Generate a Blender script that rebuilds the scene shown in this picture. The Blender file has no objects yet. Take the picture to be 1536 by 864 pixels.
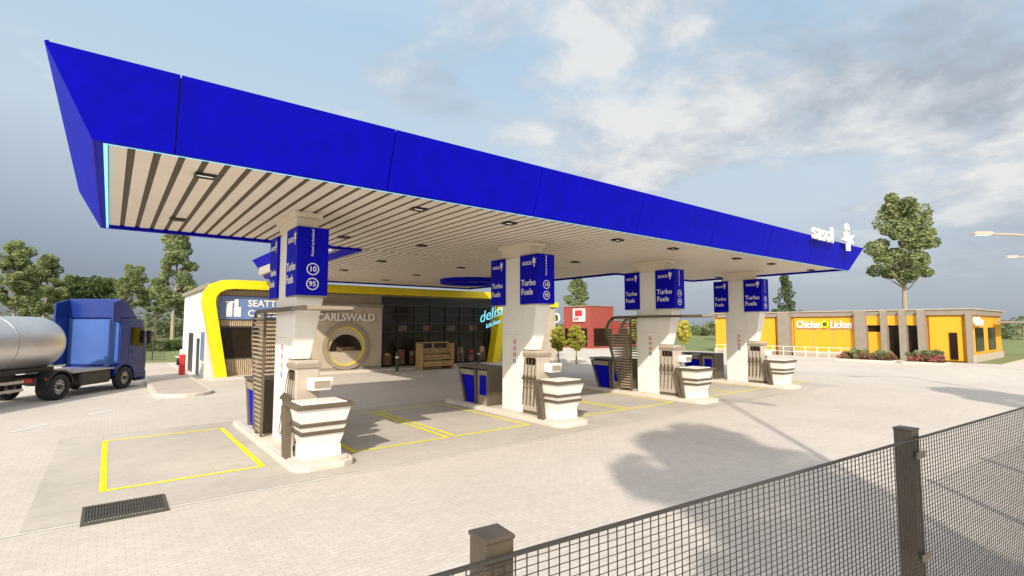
import bpy, math, random
from mathutils import Vector, Matrix, noise
random.seed(7)
S=bpy.context.scene
R=math.radians
# ---------------------------------------------------------------- materials
def newmat(name):
    m=bpy.data.materials.new(name); m.use_nodes=True
    return m, m.node_tree, m.node_tree.nodes['Principled BSDF']
def posnode(nt,obj=False):
    if obj:
        return nt.nodes.new('ShaderNodeTexCoord').outputs['Object']
    return nt.nodes.new('ShaderNodeNewGeometry').outputs['Position']
def mat(name,c,rough=.6,metal=0,var=.12,scale=1.5,bump=0.0,bscale=40,emit=0,spec=.5,c2=None):
    m,nt,b=newmat(name)
    n=nt.nodes.new('ShaderNodeTexNoise'); n.inputs['Scale'].default_value=scale; n.inputs['Detail'].default_value=7; n.inputs['Roughness'].default_value=.65
    nt.links.new(posnode(nt),n.inputs['Vector'])
    r=nt.nodes.new('ShaderNodeValToRGB'); r.color_ramp.elements[0].position=.3; r.color_ramp.elements[1].position=.7
    lo=c2 if c2 else tuple(x*(1-var) for x in c); hi=c if c2 else tuple(min(1,x*(1+var*.6)) for x in c)
    r.color_ramp.elements[0].color=(*lo,1); r.color_ramp.elements[1].color=(*hi,1)
    nt.links.new(n.outputs['Fac'],r.inputs['Fac']); nt.links.new(r.outputs['Color'],b.inputs['Base Color'])
    b.inputs['Roughness'].default_value=rough; b.inputs['Metallic'].default_value=metal
    b.inputs['Specular IOR Level'].default_value=spec
    if bump:
        n2=nt.nodes.new('ShaderNodeTexNoise'); n2.inputs['Scale'].default_value=bscale; n2.inputs['Detail'].default_value=4
        nt.links.new(posnode(nt),n2.inputs['Vector'])
        bp=nt.nodes.new('ShaderNodeBump'); bp.inputs['Strength'].default_value=bump; bp.inputs['Distance'].default_value=.02
        nt.links.new(n2.outputs['Fac'],bp.inputs['Height']); nt.links.new(bp.outputs['Normal'],b.inputs['Normal'])
    if emit:
        nt.links.new(r.outputs['Color'],b.inputs['Emission Color']); b.inputs['Emission Strength'].default_value=emit
    return m
M={}
M['blue']=mat('blue_paint',(.0012,.0010,.44),.5,var=.22,scale=2.6,spec=.10)
M['white']=mat('white_paint',(.80,.77,.72),.45,var=.05)
M['soff']=mat('soffit_panel',(.80,.71,.60),.5,var=.05)
M['gap']=mat('soffit_gap',(.10,.08,.055),.8)
M['beige']=mat('beige_metal',(.46,.40,.33),.45,var=.08)
M['taupe']=mat('taupe_metal',(.11,.085,.06),.45,var=.15,scale=4)
M['taupel']=mat('taupe_light',(.30,.25,.19),.5,var=.1)
M['dark']=mat('dark_metal',(.03,.028,.026),.45)
M['black']=mat('black_plastic',(.015,.015,.016),.5)
M['glass']=mat('dark_glass',(.022,.014,.009),.10,var=.5,spec=.22)
M['cyan']=mat('led_cyan',(.25,.75,.95),.4,var=.02,emit=.8)
M['neon']=mat('neon_script',(.2,.68,.82),.4,var=.02,emit=.9)
M['lamp']=mat('lamp_lens',(.9,.88,.8),.4,emit=.6)
M['yellow']=mat('yellow_cladding',(.80,.62,.01),.4,var=.08,spec=.3)
M['orange']=mat('mustard_wall',(.76,.37,.03),.6,var=.09,spec=.2)
M['kerb']=mat('kerb_concrete',(.60,.55,.48),.8,var=.12,scale=3,bump=.3)
M['ykpaint']=mat('yellow_line',(.84,.78,.01),.7,var=.25,scale=12,spec=.2)
M['wpaint']=mat('white_line',(.74,.72,.68),.7,var=.12,scale=9)
M['grate']=mat('drain_iron',(.075,.065,.045),.6)
M['wallw']=mat('plaster_white',(.66,.65,.64),.8,var=.08,bump=.15)
M['wallb']=mat('plaster_beige',(.46,.39,.30),.8,var=.12,bump=.2)
M['wallt']=mat('plaster_taupe',(.27,.23,.19),.8,var=.12,bump=.2)
M['timber']=mat('timber_slat',(.50,.38,.25),.6,var=.25,scale=6)
M['slat']=mat('screen_slat',(.34,.27,.18),.55,var=.2,scale=6)
M['wood']=mat('crate_wood',(.42,.27,.12),.7,var=.3,scale=6)
M['fruit']=mat('produce_mix',(.55,.12,.03),.5,scale=9,c2=(.25,.30,.04))
M['signblue']=mat('sign_blue',(.13,.20,.40),.4,var=.15)
M['tblue']=mat('truck_blue',(.009,.030,.20),.3,var=.12,spec=.4)
M['tbluel']=mat('truck_blue_light',(.05,.115,.36),.45,var=.1,spec=.3)
M['chrome']=mat('tank_aluminium',(.66,.64,.63),.36,metal=.75,var=.08)
M['rubber']=mat('tyre_rubber',(.022,.022,.022),.85,bump=.3)
M['rim']=mat('wheel_rim',(.45,.45,.46),.35,metal=.7)
M['red']=mat('red_paint',(.55,.03,.03),.5)
M['bark']=mat('tree_bark',(.36,.30,.22),.9,var=.35,scale=7,bump=.6,bscale=14)
M['wire']=mat('fence_wire',(.05,.045,.04),.5,spec=.3)
M['post']=mat('fence_post_metal',(.075,.056,.038),.45,var=.3,scale=10,bump=.1)
M['lampm']=mat('lamp_metal',(.45,.36,.28),.5)
M['interior']=mat('interior_warm',(.16,.09,.045),.8,var=.6,scale=2.0)
M['soil']=mat('bed_soil',(.07,.05,.035),.95)
M['brick']=mat('red_brick',(.30,.06,.045),.85,var=.3,scale=3,bump=.4,bscale=6)

def leafmat(name,a,b_,sc=.7,tr=.4):
    m,nt,b=newmat(name)
    n=nt.nodes.new('ShaderNodeTexNoise'); n.inputs['Scale'].default_value=sc; n.inputs['Detail'].default_value=5
    nt.links.new(posnode(nt),n.inputs['Vector'])
    r=nt.nodes.new('ShaderNodeValToRGB'); r.color_ramp.elements[0].position=.38; r.color_ramp.elements[1].position=.62
    r.color_ramp.elements[0].color=(*a,1); r.color_ramp.elements[1].color=(*b_,1)
    nt.links.new(n.outputs['Fac'],r.inputs['Fac']); nt.links.new(r.outputs['Color'],b.inputs['Base Color'])
    b.inputs['Roughness'].default_value=.6; b.inputs['Specular IOR Level'].default_value=.25
    t=nt.nodes.new('ShaderNodeBsdfTranslucent'); nt.links.new(r.outputs['Color'],t.inputs['Color'])
    mx=nt.nodes.new('ShaderNodeMixShader'); mx.inputs[0].default_value=tr
    nt.links.new(b.outputs[0],mx.inputs[1]); nt.links.new(t.outputs[0],mx.inputs[2])
    nt.links.new(mx.outputs[0],nt.nodes['Material Output'].inputs['Surface'])
    return m
M['leaf']=leafmat('leaf_green',(.16,.21,.085),(.38,.43,.21),1.1)
M['leafd']=leafmat('leaf_dark',(.07,.11,.04),(.16,.21,.08),1.0)
M['leafy']=leafmat('leaf_yellowgreen',(.42,.42,.07),(.68,.62,.14))
M['flower']=leafmat('flower_mix',(.14,.20,.05),(.62,.14,.20),3.0)
M['far']=leafmat('far_foliage',(.13,.16,.08),(.20,.23,.12),.08)

# paving: small block pavers
def paving(name,c1,c2,cm,bw,bh,mort,big=.12,bumpd=.004,bs=.3):
    m,nt,b=newmat(name)
    p=posnode(nt)
    br=nt.nodes.new('ShaderNodeTexBrick'); br.inputs['Scale'].default_value=1
    br.inputs['Brick Width'].default_value=bw; br.inputs['Row Height'].default_value=bh; br.inputs['Mortar Size'].default_value=mort
    br.inputs['Color1'].default_value=(*c1,1); br.inputs['Color2'].default_value=(*c2,1); br.inputs['Mortar'].default_value=(*cm,1)
    br.inputs['Mortar Smooth'].default_value=.3
    nt.links.new(p,br.inputs['Vector'])
    def nz(s,d):
        n=nt.nodes.new('ShaderNodeTexNoise'); n.inputs['Scale'].default_value=s; n.inputs['Detail'].default_value=d; n.inputs['Roughness'].default_value=.7
        nt.links.new(p,n.inputs['Vector']); return n
    n1=nz(.22,8); n2=nz(5,6)
    def rampm(n,lo,hi,a,bb):
        r=nt.nodes.new('ShaderNodeMapRange'); r.inputs['From Min'].default_value=a; r.inputs['From Max'].default_value=bb
        r.inputs['To Min'].default_value=lo; r.inputs['To Max'].default_value=hi
        nt.links.new(n.outputs['Fac'],r.inputs['Value']); return r
    r1=rampm(n1,1-big,1.03,.35,.6); r2=rampm(n2,.92,1.05,.3,.7)
    mu=nt.nodes.new('ShaderNodeMath'); mu.operation='MULTIPLY'; nt.links.new(r1.outputs[0],mu.inputs[0]); nt.links.new(r2.outputs[0],mu.inputs[1])
    vm=nt.nodes.new('ShaderNodeVectorMath'); vm.operation='SCALE'
    nt.links.new(br.outputs['Color'],vm.inputs[0]); nt.links.new(mu.outputs[0],vm.inputs['Scale'])
    nt.links.new(vm.outputs[0],b.inputs['Base Color']); b.inputs['Roughness'].default_value=.9; b.inputs['Specular IOR Level'].default_value=.2
    bp=nt.nodes.new('ShaderNodeBump'); bp.inputs['Strength'].default_value=bs; bp.inputs['Distance'].default_value=bumpd; bp.invert=True
    nt.links.new(br.outputs['Fac'],bp.inputs['Height']); nt.links.new(bp.outputs['Normal'],b.inputs['Normal'])
    return m
M['pave']=paving('block_paving',(.60,.545,.49),(.565,.51,.46),(.44,.40,.36),.2,.1,.005,big=.08,bumpd=.003,bs=.3)
M['slab']=paving('forecourt_slab',(.53,.485,.435),(.515,.47,.42),(.45,.41,.365),3.7,1.85,.010,big=.20)
M['walk']=paving('sidewalk_paving',(.52,.45,.40),(.48,.42,.37),(.38,.34,.30),.4,.4,.008)
M['grass']=mat('grass',(.20,.23,.08),.95,var=.4,scale=.15,c2=(.12,.15,.05),bump=.5,bscale=3)

# ---------------------------------------------------------------- geometry helpers
class MB:
    def __init__(s): s.v=[]; s.f=[]
    def poly(s,vs,fs):
        o=len(s.v); s.v+= [tuple(v) for v in vs]; s.f+=[tuple(i+o for i in f) for f in fs]; return s
    def box(s,x0,x1,y0,y1,z0,z1):
        return s.frus((x0,x1,y0,y1),z0,(x0,x1,y0,y1),z1)
    def frus(s,a,z0,b,z1):
        vs=[(a[0],a[2],z0),(a[1],a[2],z0),(a[1],a[3],z0),(a[0],a[3],z0),(b[0],b[2],z1),(b[1],b[2],z1),(b[1],b[3],z1),(b[0],b[3],z1)]
        return s.poly(vs,[(0,3,2,1),(4,5,6,7),(0,1,5,4),(1,2,6,5),(2,3,7,6),(3,0,4,7)])
    def prism(s,pts,axis,a0,a1):
        n=len(pts); vs=[]
        for a in (a0,a1):
            for p,q in pts:
                vs.append({'x':(a,p,q),'y':(p,a,q),'z':(p,q,a)}[axis])
        fs=[tuple(range(n)),tuple(range(2*n-1,n-1,-1))]+[(i,i+n,(i+1)%n+n,(i+1)%n) for i in range(n)]
        return s.poly(vs,fs)
    def cyl(s,c,r,h,axis='z',n=24,r2=None):
        r2=r if r2 is None else r2; vs=[]
        for k,rr in ((0,r),(1,r2)):
            for i in range(n):
                a=2*math.pi*i/n; u=rr*math.cos(a); w=rr*math.sin(a); d=h*k
                vs.append({'z':(c[0]+u,c[1]+w,c[2]+d),'y':(c[0]+u,c[1]+d,c[2]+w),'x':(c[0]+d,c[1]+u,c[2]+w)}[axis])
        return s.poly(vs,[tuple(range(n)),tuple(range(2*n-1,n-1,-1))]+[(i,i+n,(i+1)%n+n,(i+1)%n) for i in range(n)])
    def slabquad(s,q,t):
        q=[Vector(p) for p in q]; nrm=(q[1]-q[0]).cross(q[3]-q[0]).normalized()*t
        vs=q+[p+nrm for p in q]
        return s.poly(vs,[(0,1,2,3),(7,6,5,4),(0,4,5,1),(1,5,6,2),(2,6,7,3),(3,7,4,0)])
def mkmesh(name,v,f,m,smooth=False):
    me=bpy.data.meshes.new(name); me.from_pydata([tuple(x) for x in v],[],f); me.update()
    for mm in (m if isinstance(m,list) else [m]): me.materials.append(mm)
    import bmesh
    bm=bmesh.new(); bm.from_mesh(me); bmesh.ops.recalc_face_normals(bm,faces=bm.faces); bm.to_mesh(me); bm.free()
    if smooth:
        for p in me.polygons: p.use_smooth=True
    return me
class G:
    """one real object: an Empty with its parts as children (parts given in world coords unless local)"""
    def __init__(s,name,loc=(0,0,0),rz=0,local=False):
        s.e=bpy.data.objects.new(name,None); s.e.empty_display_size=.3
        S.collection.objects.link(s.e); s.e.location=loc; s.e.rotation_euler[2]=rz
        s.off=Vector((0,0,0)) if local else Vector(loc)
    def add(s,name,mb,m,bevel=0,smooth=False):
        v=[Vector(p)-s.off for p in mb.v]
        o=bpy.data.objects.new(name,mkmesh(name,v,mb.f,M[m],smooth)); S.collection.objects.link(o); o.parent=s.e
        if bevel:
            bv=o.modifiers.new('b','BEVEL'); bv.width=bevel; bv.segments=2; bv.limit_method='ANGLE'; bv.angle_limit=R(40)
        return o
    def text(s,name,body,loc,size,m,face='-y',ext=.01,align='LEFT',shear=0,sx=1,bold=0):
        c=bpy.data.curves.new(name,'FONT'); c.body=body; c.size=size; c.extrude=ext; c.align_x=align; c.shear=shear; c.offset=bold; c.resolution_u=3
        o=bpy.data.objects.new(name,c); S.collection.objects.link(o); o.parent=s.e
        o.location=Vector(loc)-s.off; o.scale=(sx,1,1)
        o.rotation_euler=(R(90),0,R(-90) if face=='-x' else 0); c.materials.append(M[m]); return o
    def tube(s,name,pts,r,m):
        c=bpy.data.curves.new(name,'CURVE'); c.dimensions='3D'; c.bevel_depth=r; c.bevel_resolution=2
        sp=c.splines.new('BEZIER'); sp.bezier_points.add(len(pts)-1)
        for i,p in enumerate(pts):
            b=sp.bezier_points[i]; b.co=Vector(p)-s.off; b.handle_left_type=b.handle_right_type='AUTO'
        c.materials.append(M[m]); o=bpy.data.objects.new(name,c); S.collection.objects.link(o); o.parent=s.e; return o
def single(name,mb,m,bevel=0,smooth=False):
    o=bpy.data.objects.new(name,mkmesh(name,mb.v,mb.f,M[m],smooth)); S.collection.objects.link(o)
    if bevel:
        bv=o.modifiers.new('b','BEVEL'); bv.width=bevel; bv.segments=2
    return o
def sheet(name,pts,z,m):
    return single(name,MB().poly([(x,y,z) for x,y in pts],[tuple(range(len(pts)))]),m)

# ---------------------------------------------------------------- ground
sheet('ground',[(-2500,-2500),(2500,-2500),(2500,2500),(-2500,2500)],-.03,'grass')
sheet('block_pavement',[(-70,-30),(80,-30),(80,8),(54,8),(54,60),(5,60),(5,50),(-70,50)],0,'pave')
sheet('forecourt_slab',[(-.9,10.4),(29,10.4),(29,18.2),(-.9,18.2)],.004,'slab')
mk=MB(); Z=.008
def line(x0,x1,y0,y1): mk.poly([(x0,y0,Z),(x1,y0,Z),(x1,y1,Z),(x0,y1,Z)],[(0,1,2,3)])
def bay(x0,x1,y0=12.0,y1=17.2,w=.11):
    line(x0,x1,y0,y0+w); line(x0,x1,y1-w,y1); line(x0,x0+w,y0+w,y1-w); line(x1-w,x1,y0+w,y1-w)
C=[3.7,11.08,18.45,25.8]
bay(-.02,2.75)
for a,b in zip(C[:-1],C[1:]):
    mid=(a+b)/2; bay(a+.95,mid-.08); bay(mid+.08,b-.95)
bay(C[3]+.95,29.4)
single('yellow_bay_markings',mk,'ykpaint')
mk=MB()
line(-60,50,10.29,10.34)
for i in range(6):
    x=9+i*2.6; line(x,x+.1,26.5,31.2)
for i in range(5): 
    x=1.1-i*1.6; y=24.6-i*2.2; mk.poly([(x,y,Z),(x+.12,y-.08,Z),(x+.8,y+.87,Z),(x+.68,y+.95,Z)],[(0,1,2,3)])
single('white_line_markings',mk,'wpaint')
# drain grate
g=G('drain_grate',(.33,10.65,0))
g.add('frame',MB().box(-.22,.89,10.15,10.21,.001,.022).box(-.22,.89,11.09,11.15,.001,.022).box(-.22,-.17,10.21,11.09,.001,.022).box(.84,.89,10.21,11.09,.001,.022),'grate')
g.add('pit',MB().box(-.17,.84,10.21,11.09,.0005,.006),'black')
mb=MB()
for i in range(26):
    x=-.155+i*.0385; mb.box(x,x+.018,10.21,11.09,.007,.019)
for i in range(3):
    y=10.4+i*.24; mb.box(-.17,.84,y,y+.02,.008,.017)
g.add('bars',mb,'grate')
# kerbed walkway at left of the shop
def stadium(x0,x1,y0,y1,n=10):
    r=(x1-x0)/2; cx=(x0+x1)/2; p=[]
    for i in range(n+1):
        a=math.pi+math.pi*i/n; p.append((cx+r*math.cos(a),y0+r+r*math.sin(a)))
    for i in range(n+1):
        a=math.pi*i/n; p.append((cx+r*math.cos(a),y1-r+r*math.sin(a)))
    return p
g=G('kerbed_sidewalk',(2.6,36,0))
g.add('kerb',MB().prism(stadium(1.55,3.75,25.4,48),'z',-.02,.14),'kerb',.03)
g.add('top',MB().prism(stadium(1.72,3.58,25.57,47.8),'z',.1,.145),'walk')
g=G('shop_sidewalk',(14,32,0))
g.add('kerb',MB().box(4.4,33,31.9,33.3,-.02,.12),'kerb',.03)

# ---------------------------------------------------------------- canopy
ZS=5.75
g=G('filling_station_canopy',(14,13.6,ZS))
bx0,bx1,by0,by1,zb=-.32,28.15,9.36,17.85,5.66
tx0,tx1,ty0,ty1,zt=-.86,29.05,8.98,18.7,6.78
seams=[.68,4.2,8.0,11.9,15.8,19.65,23.5,27.3]
xs=[tx0]+seams+[tx1]; gp=.010
mb=MB()
for i,(a,b) in enumerate(zip(xs[:-1],xs[1:])):
    a2=a+(gp if i else 0); b2=b-(gp if i<len(xs)-2 else 0)
    ba=a2 if i else bx0; bb=b2 if i<len(xs)-2 else bx1
    mb.slabquad([(ba,by0,zb),(bb,by0,zb),(b2,ty0,zt),(a2,ty0,zt)],-.05)
g.add('front_fascia',mb,'blue',.008)
g.add('fascia_frame',MB().slabquad([(bx0+.1,by0+.06,zb+.02),(bx1-.1,by0+.06,zb+.02),(tx1-.1,ty0+.06,zt-.02),(tx0+.1,ty0+.06,zt-.02)],-.02),'black')
mb=MB()
for k,(a,b) in enumerate([(0,.5),(.5,1)]):
    A=by0+(by1-by0)*a;B=by0+(by1-by0)*b;A2=ty0+(ty1-ty0)*a;B2=ty0+(ty1-ty0)*b
    mb.slabquad([(bx0,A+.003+(gp if k else 0),zb),(bx0,B-(0 if k else gp),zb),(tx0,B2-(0 if k else gp),zt),(tx0,A2+.003+(gp if k else 0),zt)],.05)
    mb.slabquad([(bx1,A+.003,zb),(bx1,B,zb),(tx1,B2,zt),(tx1,A2+.003,zt)],-.05)
g.add('side_fascias',mb,'blue')
mb=MB()
mb.slabquad([(bx0+.01,by1,zb),(6.9,by1,zb),(6.9,ty1,zt),(tx0+.01,ty1,zt)],.05)
mb.slabquad([(21,by1,zb),(bx1-.01,by1,zb),(tx1-.01,ty1,zt),(21,ty1,zt)],.05)
g.add('rear_fascia',mb,'blue')
iy0,iy1,ix0,ix1=9.46,17.72,-.2,28.03
g.add('edge_return',MB().box(bx0+.03,bx1-.03,by0+.03,iy0,5.665,5.86).box(bx0+.03,ix0,iy0,iy1,5.665,5.86).box(ix1,bx1-.03,iy0,iy1,5.665,5.86).box(bx0+.03,6.9,iy1,by1-.02,5.665,5.86).box(21,bx1-.03,iy1,by1-.02,5.665,5.86),'blue')
g.add('led_trim',MB().box(ix0+.04,ix1,iy0+.003,iy0+.03,5.66,5.70).box(ix0+.003,ix0+.05,iy0+.003,iy1,5.66,5.72),'cyan')
g.add('roof_deck',MB().frus((ix0,ix1,iy0,iy1),5.87,(tx0+.14,tx1-.14,ty0+.16,ty1-.14),6.70),'taupel')
g.add('soffit_backing',MB().box(ix0,ix1,iy0,iy1,5.772,5.862),'gap')
mb=MB(); x=ix0+.06
while x<ix1-.26:
    mb.box(x,x+.232,iy0+.04,iy1-(0 if not 6.9<x<20.8 else -.12),ZS,ZS+.018); x+=.335
g.add('soffit_slats',mb,'soff')
mb=MB(); ml=MB()
for x in (1.25,5.6,8.3,12.7,15.7,20.1,23.1,27.2):
    for y in (10.7,15.6):
        mb.box(x-.17,x+.17,y-.13,y-.09,ZS-.05,ZS-.001).box(x-.17,x+.17,y+.09,y+.13,ZS-.05,ZS-.001).box(x-.17,x-.13,y-.09,y+.09,ZS-.05,ZS-.001).box(x+.13,x+.17,y-.09,y+.09,ZS-.05,ZS-.001)
        ml.box(x-.13,x+.13,y-.09,y+.09,ZS-.02,ZS-.002)
g.add('downlight_frames',mb,'black'); g.add('downlight_lenses',ml,'lamp')
g.text('roof_letters','sasol',(22.8,8.86,6.62),1.0,'white',ext=.04,bold=.01,sx=1.12)
mb=MB()
star=[(0,.5),(.12,.2),(.42,.28),(.2,.02),(.36,-.2),(.12,-.2),(.1,-.62),(-.05,-.62),(-.06,-.2),(-.36,-.12),(-.16,.04),(-.32,.3),(-.1,.22)]
mb.prism([(26.6+p*2.1,6.98+q*.9) for p,q in star],'y',8.80,8.88); mb.cyl((26.6,8.80,7.5),.2,.08,'y',14)
g.add('roof_emblem',mb,'white')
# rear link canopy
g=G('rear_link_canopy',(14,25,ZS))
g.add('backing',MB().box(7.0,20.95,17.845,31.9,5.770,5.86),'gap')
g.add('deck',MB().box(6.6,21,17.9,32,5.87,6.6),'beige')
mb=MB(); x=7.1
while x<20.6:
    mb.box(x,x+.232,17.92,31.8,ZS-.002,ZS+.016); x+=.335
g.add('slats',mb,'soff')
mb=MB()
for x in (9,13,):
    for y in (20.5,25,29): mb.box(x-.17,x+.17,y-.13,y+.13,ZS-.05,ZS-.003)
g.add('downlights',mb,'black')
mb=MB().slabquad([(6.93,17.75,5.66),(6.93,31.9,5.66),(6.35,32.6,6.78),(6.35,18.5,6.78)],.05)
mb.slabquad([(6.93,31.9,5.66),(21,31.9,5.66),(21.3,32.6,6.78),(6.35,32.6,6.78)],.05)
mb.slabquad([(21,17.75,5.66),(21,31.9,5.66),(21.3,32.6,6.78),(21.3,18.5,6.78)],-.05)
g.add('fascia',mb,'blue')
g.add('edge',MB().box(6.93,7.06,17.8,31.9,5.67,5.765),'blue')
ring=MB()
N=48
for i in range(N):
    a=2*math.pi*i/N;b=2*math.pi*(i+1)/N
    q=[]
    for t in (a,b):
        for rr,z in ((1.95,5.5),(1.95,5.745),(1.25,5.745),(1.25,5.5)):
            q.append((17.2+rr*math.cos(t),25.8+rr*math.sin(t),z))
    ring.poly(q,[(0,4,5,1),(2,6,7,3),(3,7,4,0)])
g.add('blue_light_ring',ring,'blue'); g.add('ring_disc',MB().cyl((17.2,25.8,5.70),1.25,.04,'z',40),'white')

# ---------------------------------------------------------------- islands
def column(c):
    g=G('canopy_column',(c,13.6,0))
    g.add('core',MB().box(c-.3,c+.3,13.2,14.3,.15,5.3),'white',.02)
    g.add('column_head',MB().box(c-.26,c+.26,12.85,14.4,5.3,5.62).box(c-.33,c+.33,12.72,14.5,5.62,5.745),'soff',.01)
    g.add('hopper_front',MB().frus((c-.29,c+.12,12.72,13.19),2.2,(c-.32,c+.32,12.45,13.19),3.7),'white',.015)
    g.add('cladding_joints',MB().box(c-.302,c-.300,13.22,14.28,1.2,1.208).box(c-.302,c-.300,13.22,14.28,2.7,2.708).box(c-.302,c-.300,13.22,14.28,.3,.308),'taupel')
    for nm,y0,y1 in (('sign_front',12.32,13.25),('sign_rear',14.1,14.9)):
        g.add(nm,MB().box(c-.36,c+.36,y0,y1,3.7,5.31),'blue',.012)
        g.add(nm+'_rim',MB().box(c-.352,c+.352,y0+.008,y1-.008,3.67,3.7).box(c-.352,c+.352,y0+.008,y1-.008,5.31,5.33),'taupel')
        x=c-.364; w=y1-y0; k=w/.93
        g.text('brand_text','SASOL',(x,y1-.14*k,4.98),.17*k,'white','-x',.004,bold=.002)
        mb=MB().prism([(y0+.2*k-p*.3*k,5.08+q*.3) for p,q in star],'x',x-.004,x); g.add('brand_star',mb,'white')
        g.text('turbo_text','Turbo',(x,y1-.08*k,4.3),.29*k,'white','-x',.004,bold=.003)
        g.text('fuels_text','Fuels',(x,y1-.08*k,4.0),.29*k,'white','-x',.004,bold=.003)
    y=12.314
    g.text('vert_text','Reload turbodiesel',(c+.01,y,4.62),.085,'white','-y',.004).rotation_euler=(R(90),R(-90),0)
    for t,z in (('10',4.32),('95',3.97)):
        mb=MB()
        for i in range(28):
            a=2*math.pi*i/28;b=2*math.pi*(i+1)/28
            mb.poly([(c+r*math.cos(q),y,z+r*math.sin(q)) for r,q in ((.145,a),(.145,b),(.12,b),(.12,a))],[(0,1,2,3)])
        g.add('grade_ring',mb,'white'); g.text('grade_'+t,t,(c,y,z-.055),.17,'white','-y',.003,'CENTER',bold=.003)
    mr=MB();mbu=MB()
    for i,z in enumerate((2.45,2.23,2.01,1.79)):
        t=mr if i<3 else mbu
        for j in range(20):
            a=2*math.pi*j/20;b=2*math.pi*(j+1)/20
            t.poly([(c-.304,13.6+r*math.cos(q),z+r*math.sin(q)) for r,q in ((.08,a),(.08,b),(.055,b),(.055,a))],[(0,1,2,3)])
        t.box(c-.305,c-.303,13.55,13.65,z-.012,z+.012)
    g.add('pictograms_red',mr,'red'); g.add('pictogram_blue',mbu,'blue')
def island(c):
    g=G('pump_island',(c,14.4,0))
    def st(o,y0,y1):
        x0,x1=c-.66+o,c+.66-o; r=.3
        return [(x0,y0+r+o),(x0+r*.3,y0+r*.3+o),(x0+r,y0+o),(x1-r,y0+o),(x1-r*.3,y0+r*.3+o),(x1,y0+r+o),(x1,y1-r-o),(x1-r*.3,y1-r*.3-o),(x1-r,y1-o),(x0+r,y1-o),(x0+r*.3,y1-r*.3-o),(x0,y1-r-o)]
    g.add('kerb',MB().prism(st(0,10.95,17.75),'z',-.02,.13),'kerb',.03)
    g.add('top',MB().prism(st(.09,10.95,17.75),'z',.1,.15),'kerb',.01)
def dispenser(c):
    g=G('fuel_dispenser',(c,12.8,0))
    y0,y1=12.36,13.18
    g.add('cabinet',MB().box(c-.30,c+.30,y0,y1,.15,1.25),'beige',.02)
    g.add('upper_cabinet',MB().box(c-.27,c+.27,y0+.1,y1,1.255,2.18),'beige',.03)
    g.add('cap',MB().box(c-.31,c+.31,y0+.06,y1,2.0,2.1),'taupel',.01)
    g.add('plinth',MB().box(c-.31,c+.31,y0-.012,y1-.01,.152,.26),'taupe')
    g.add('payment_head',MB().frus((c-.02,c+.44,y0-.22,y0+.09),1.5,(c-.02,c+.48,y0-.25,y0+.09),1.78),'white',.015)
    g.add('payment_screen',MB().box(c+.05,c+.4,y0-.262,y0-.24,1.56,1.72),'taupel')
    g.add('panel_lines',MB().box(c-.302,c-.300,y0+.05,y1-.05,.70,.712).box(c-.2,c+.2,y0-.0025,y0-.0005,.3,1.1),'taupel')
    g.add('display',MB().box(c-.276,c-.27,y0+.2,y1-.15,1.72,1.95),'glass')
    for i in range(4):
        y=y0+.12+i*.18; x=c-.31
        g.add('nozzle_holder',MB().box(x-.05,x+.008,y-.05,y+.05,1.0,1.22),'taupel',.008)
        g.add('nozzle',MB().prism([(x-.16,1.3),(x-.06,1.42),(x-.03,1.36),(x-.05,1.12),(x-.09,1.1),(x-.1,1.27),(x-.15,1.25)],'y',y-.02,y+.02),'taupe',.005)
        g.tube('hose',[(x-.09,y,1.12),(x-.13,y-.01,.75),(x-.10,y+.04,.45),(x-.04,y+.06,.7),(x-.02,y+.06,1.5),(x+.03,y+.05,1.9)],.011,'taupe')
def kiosk(c):
    g=G('service_kiosk',(c,11.8,0)); y=11.72
    def fr(a,z0,b,z1,nm,m,bv=.01): g.add(nm,MB().frus((c+.04-a[0],c+.04+a[0],y-a[1],y+a[1]),z0,(c+.04-b[0],c+.04+b[0],y-b[1],y+b[1]),z1),m,bv)
    fr((.42,.30),.15,(.40,.30),.40,'foot','white')
    fr((.38,.29),.40,(.46,.36),.66,'lower_body','white')
    fr((.50,.40),.66,(.51,.41),.73,'lower_band','taupe')
    fr((.45,.36),.73,(.49,.40),.84,'mid_body','white')
    fr((.53,.43),.84,(.54,.44),.91,'mid_band','taupe')
    fr((.48,.39),.91,(.56,.46),1.22,'upper_body','white')
    fr((.62,.52),1.22,(.62,.52),1.31,'counter_rim','taupe')
    fr((.50,.40),1.311,(.48,.38),1.335,'counter_top','white')
    mb=MB()
    for o in (0,.16):
        mb.prism([(y+.30-o-.05,.15),(y+.30-o+.04,.15),(y+.52-o,1.22),(y+.42-o,1.22)],'x',c-.63,c-.50)
    g.add('side_fins',mb,'taupe',.006)
    g.add('side_fin_link',MB().prism([(y+.1,.15),(y+.16,.15),(y+.40,1.215),(y+.34,1.215)],'x',c-.60,c-.46),'beige')
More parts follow.
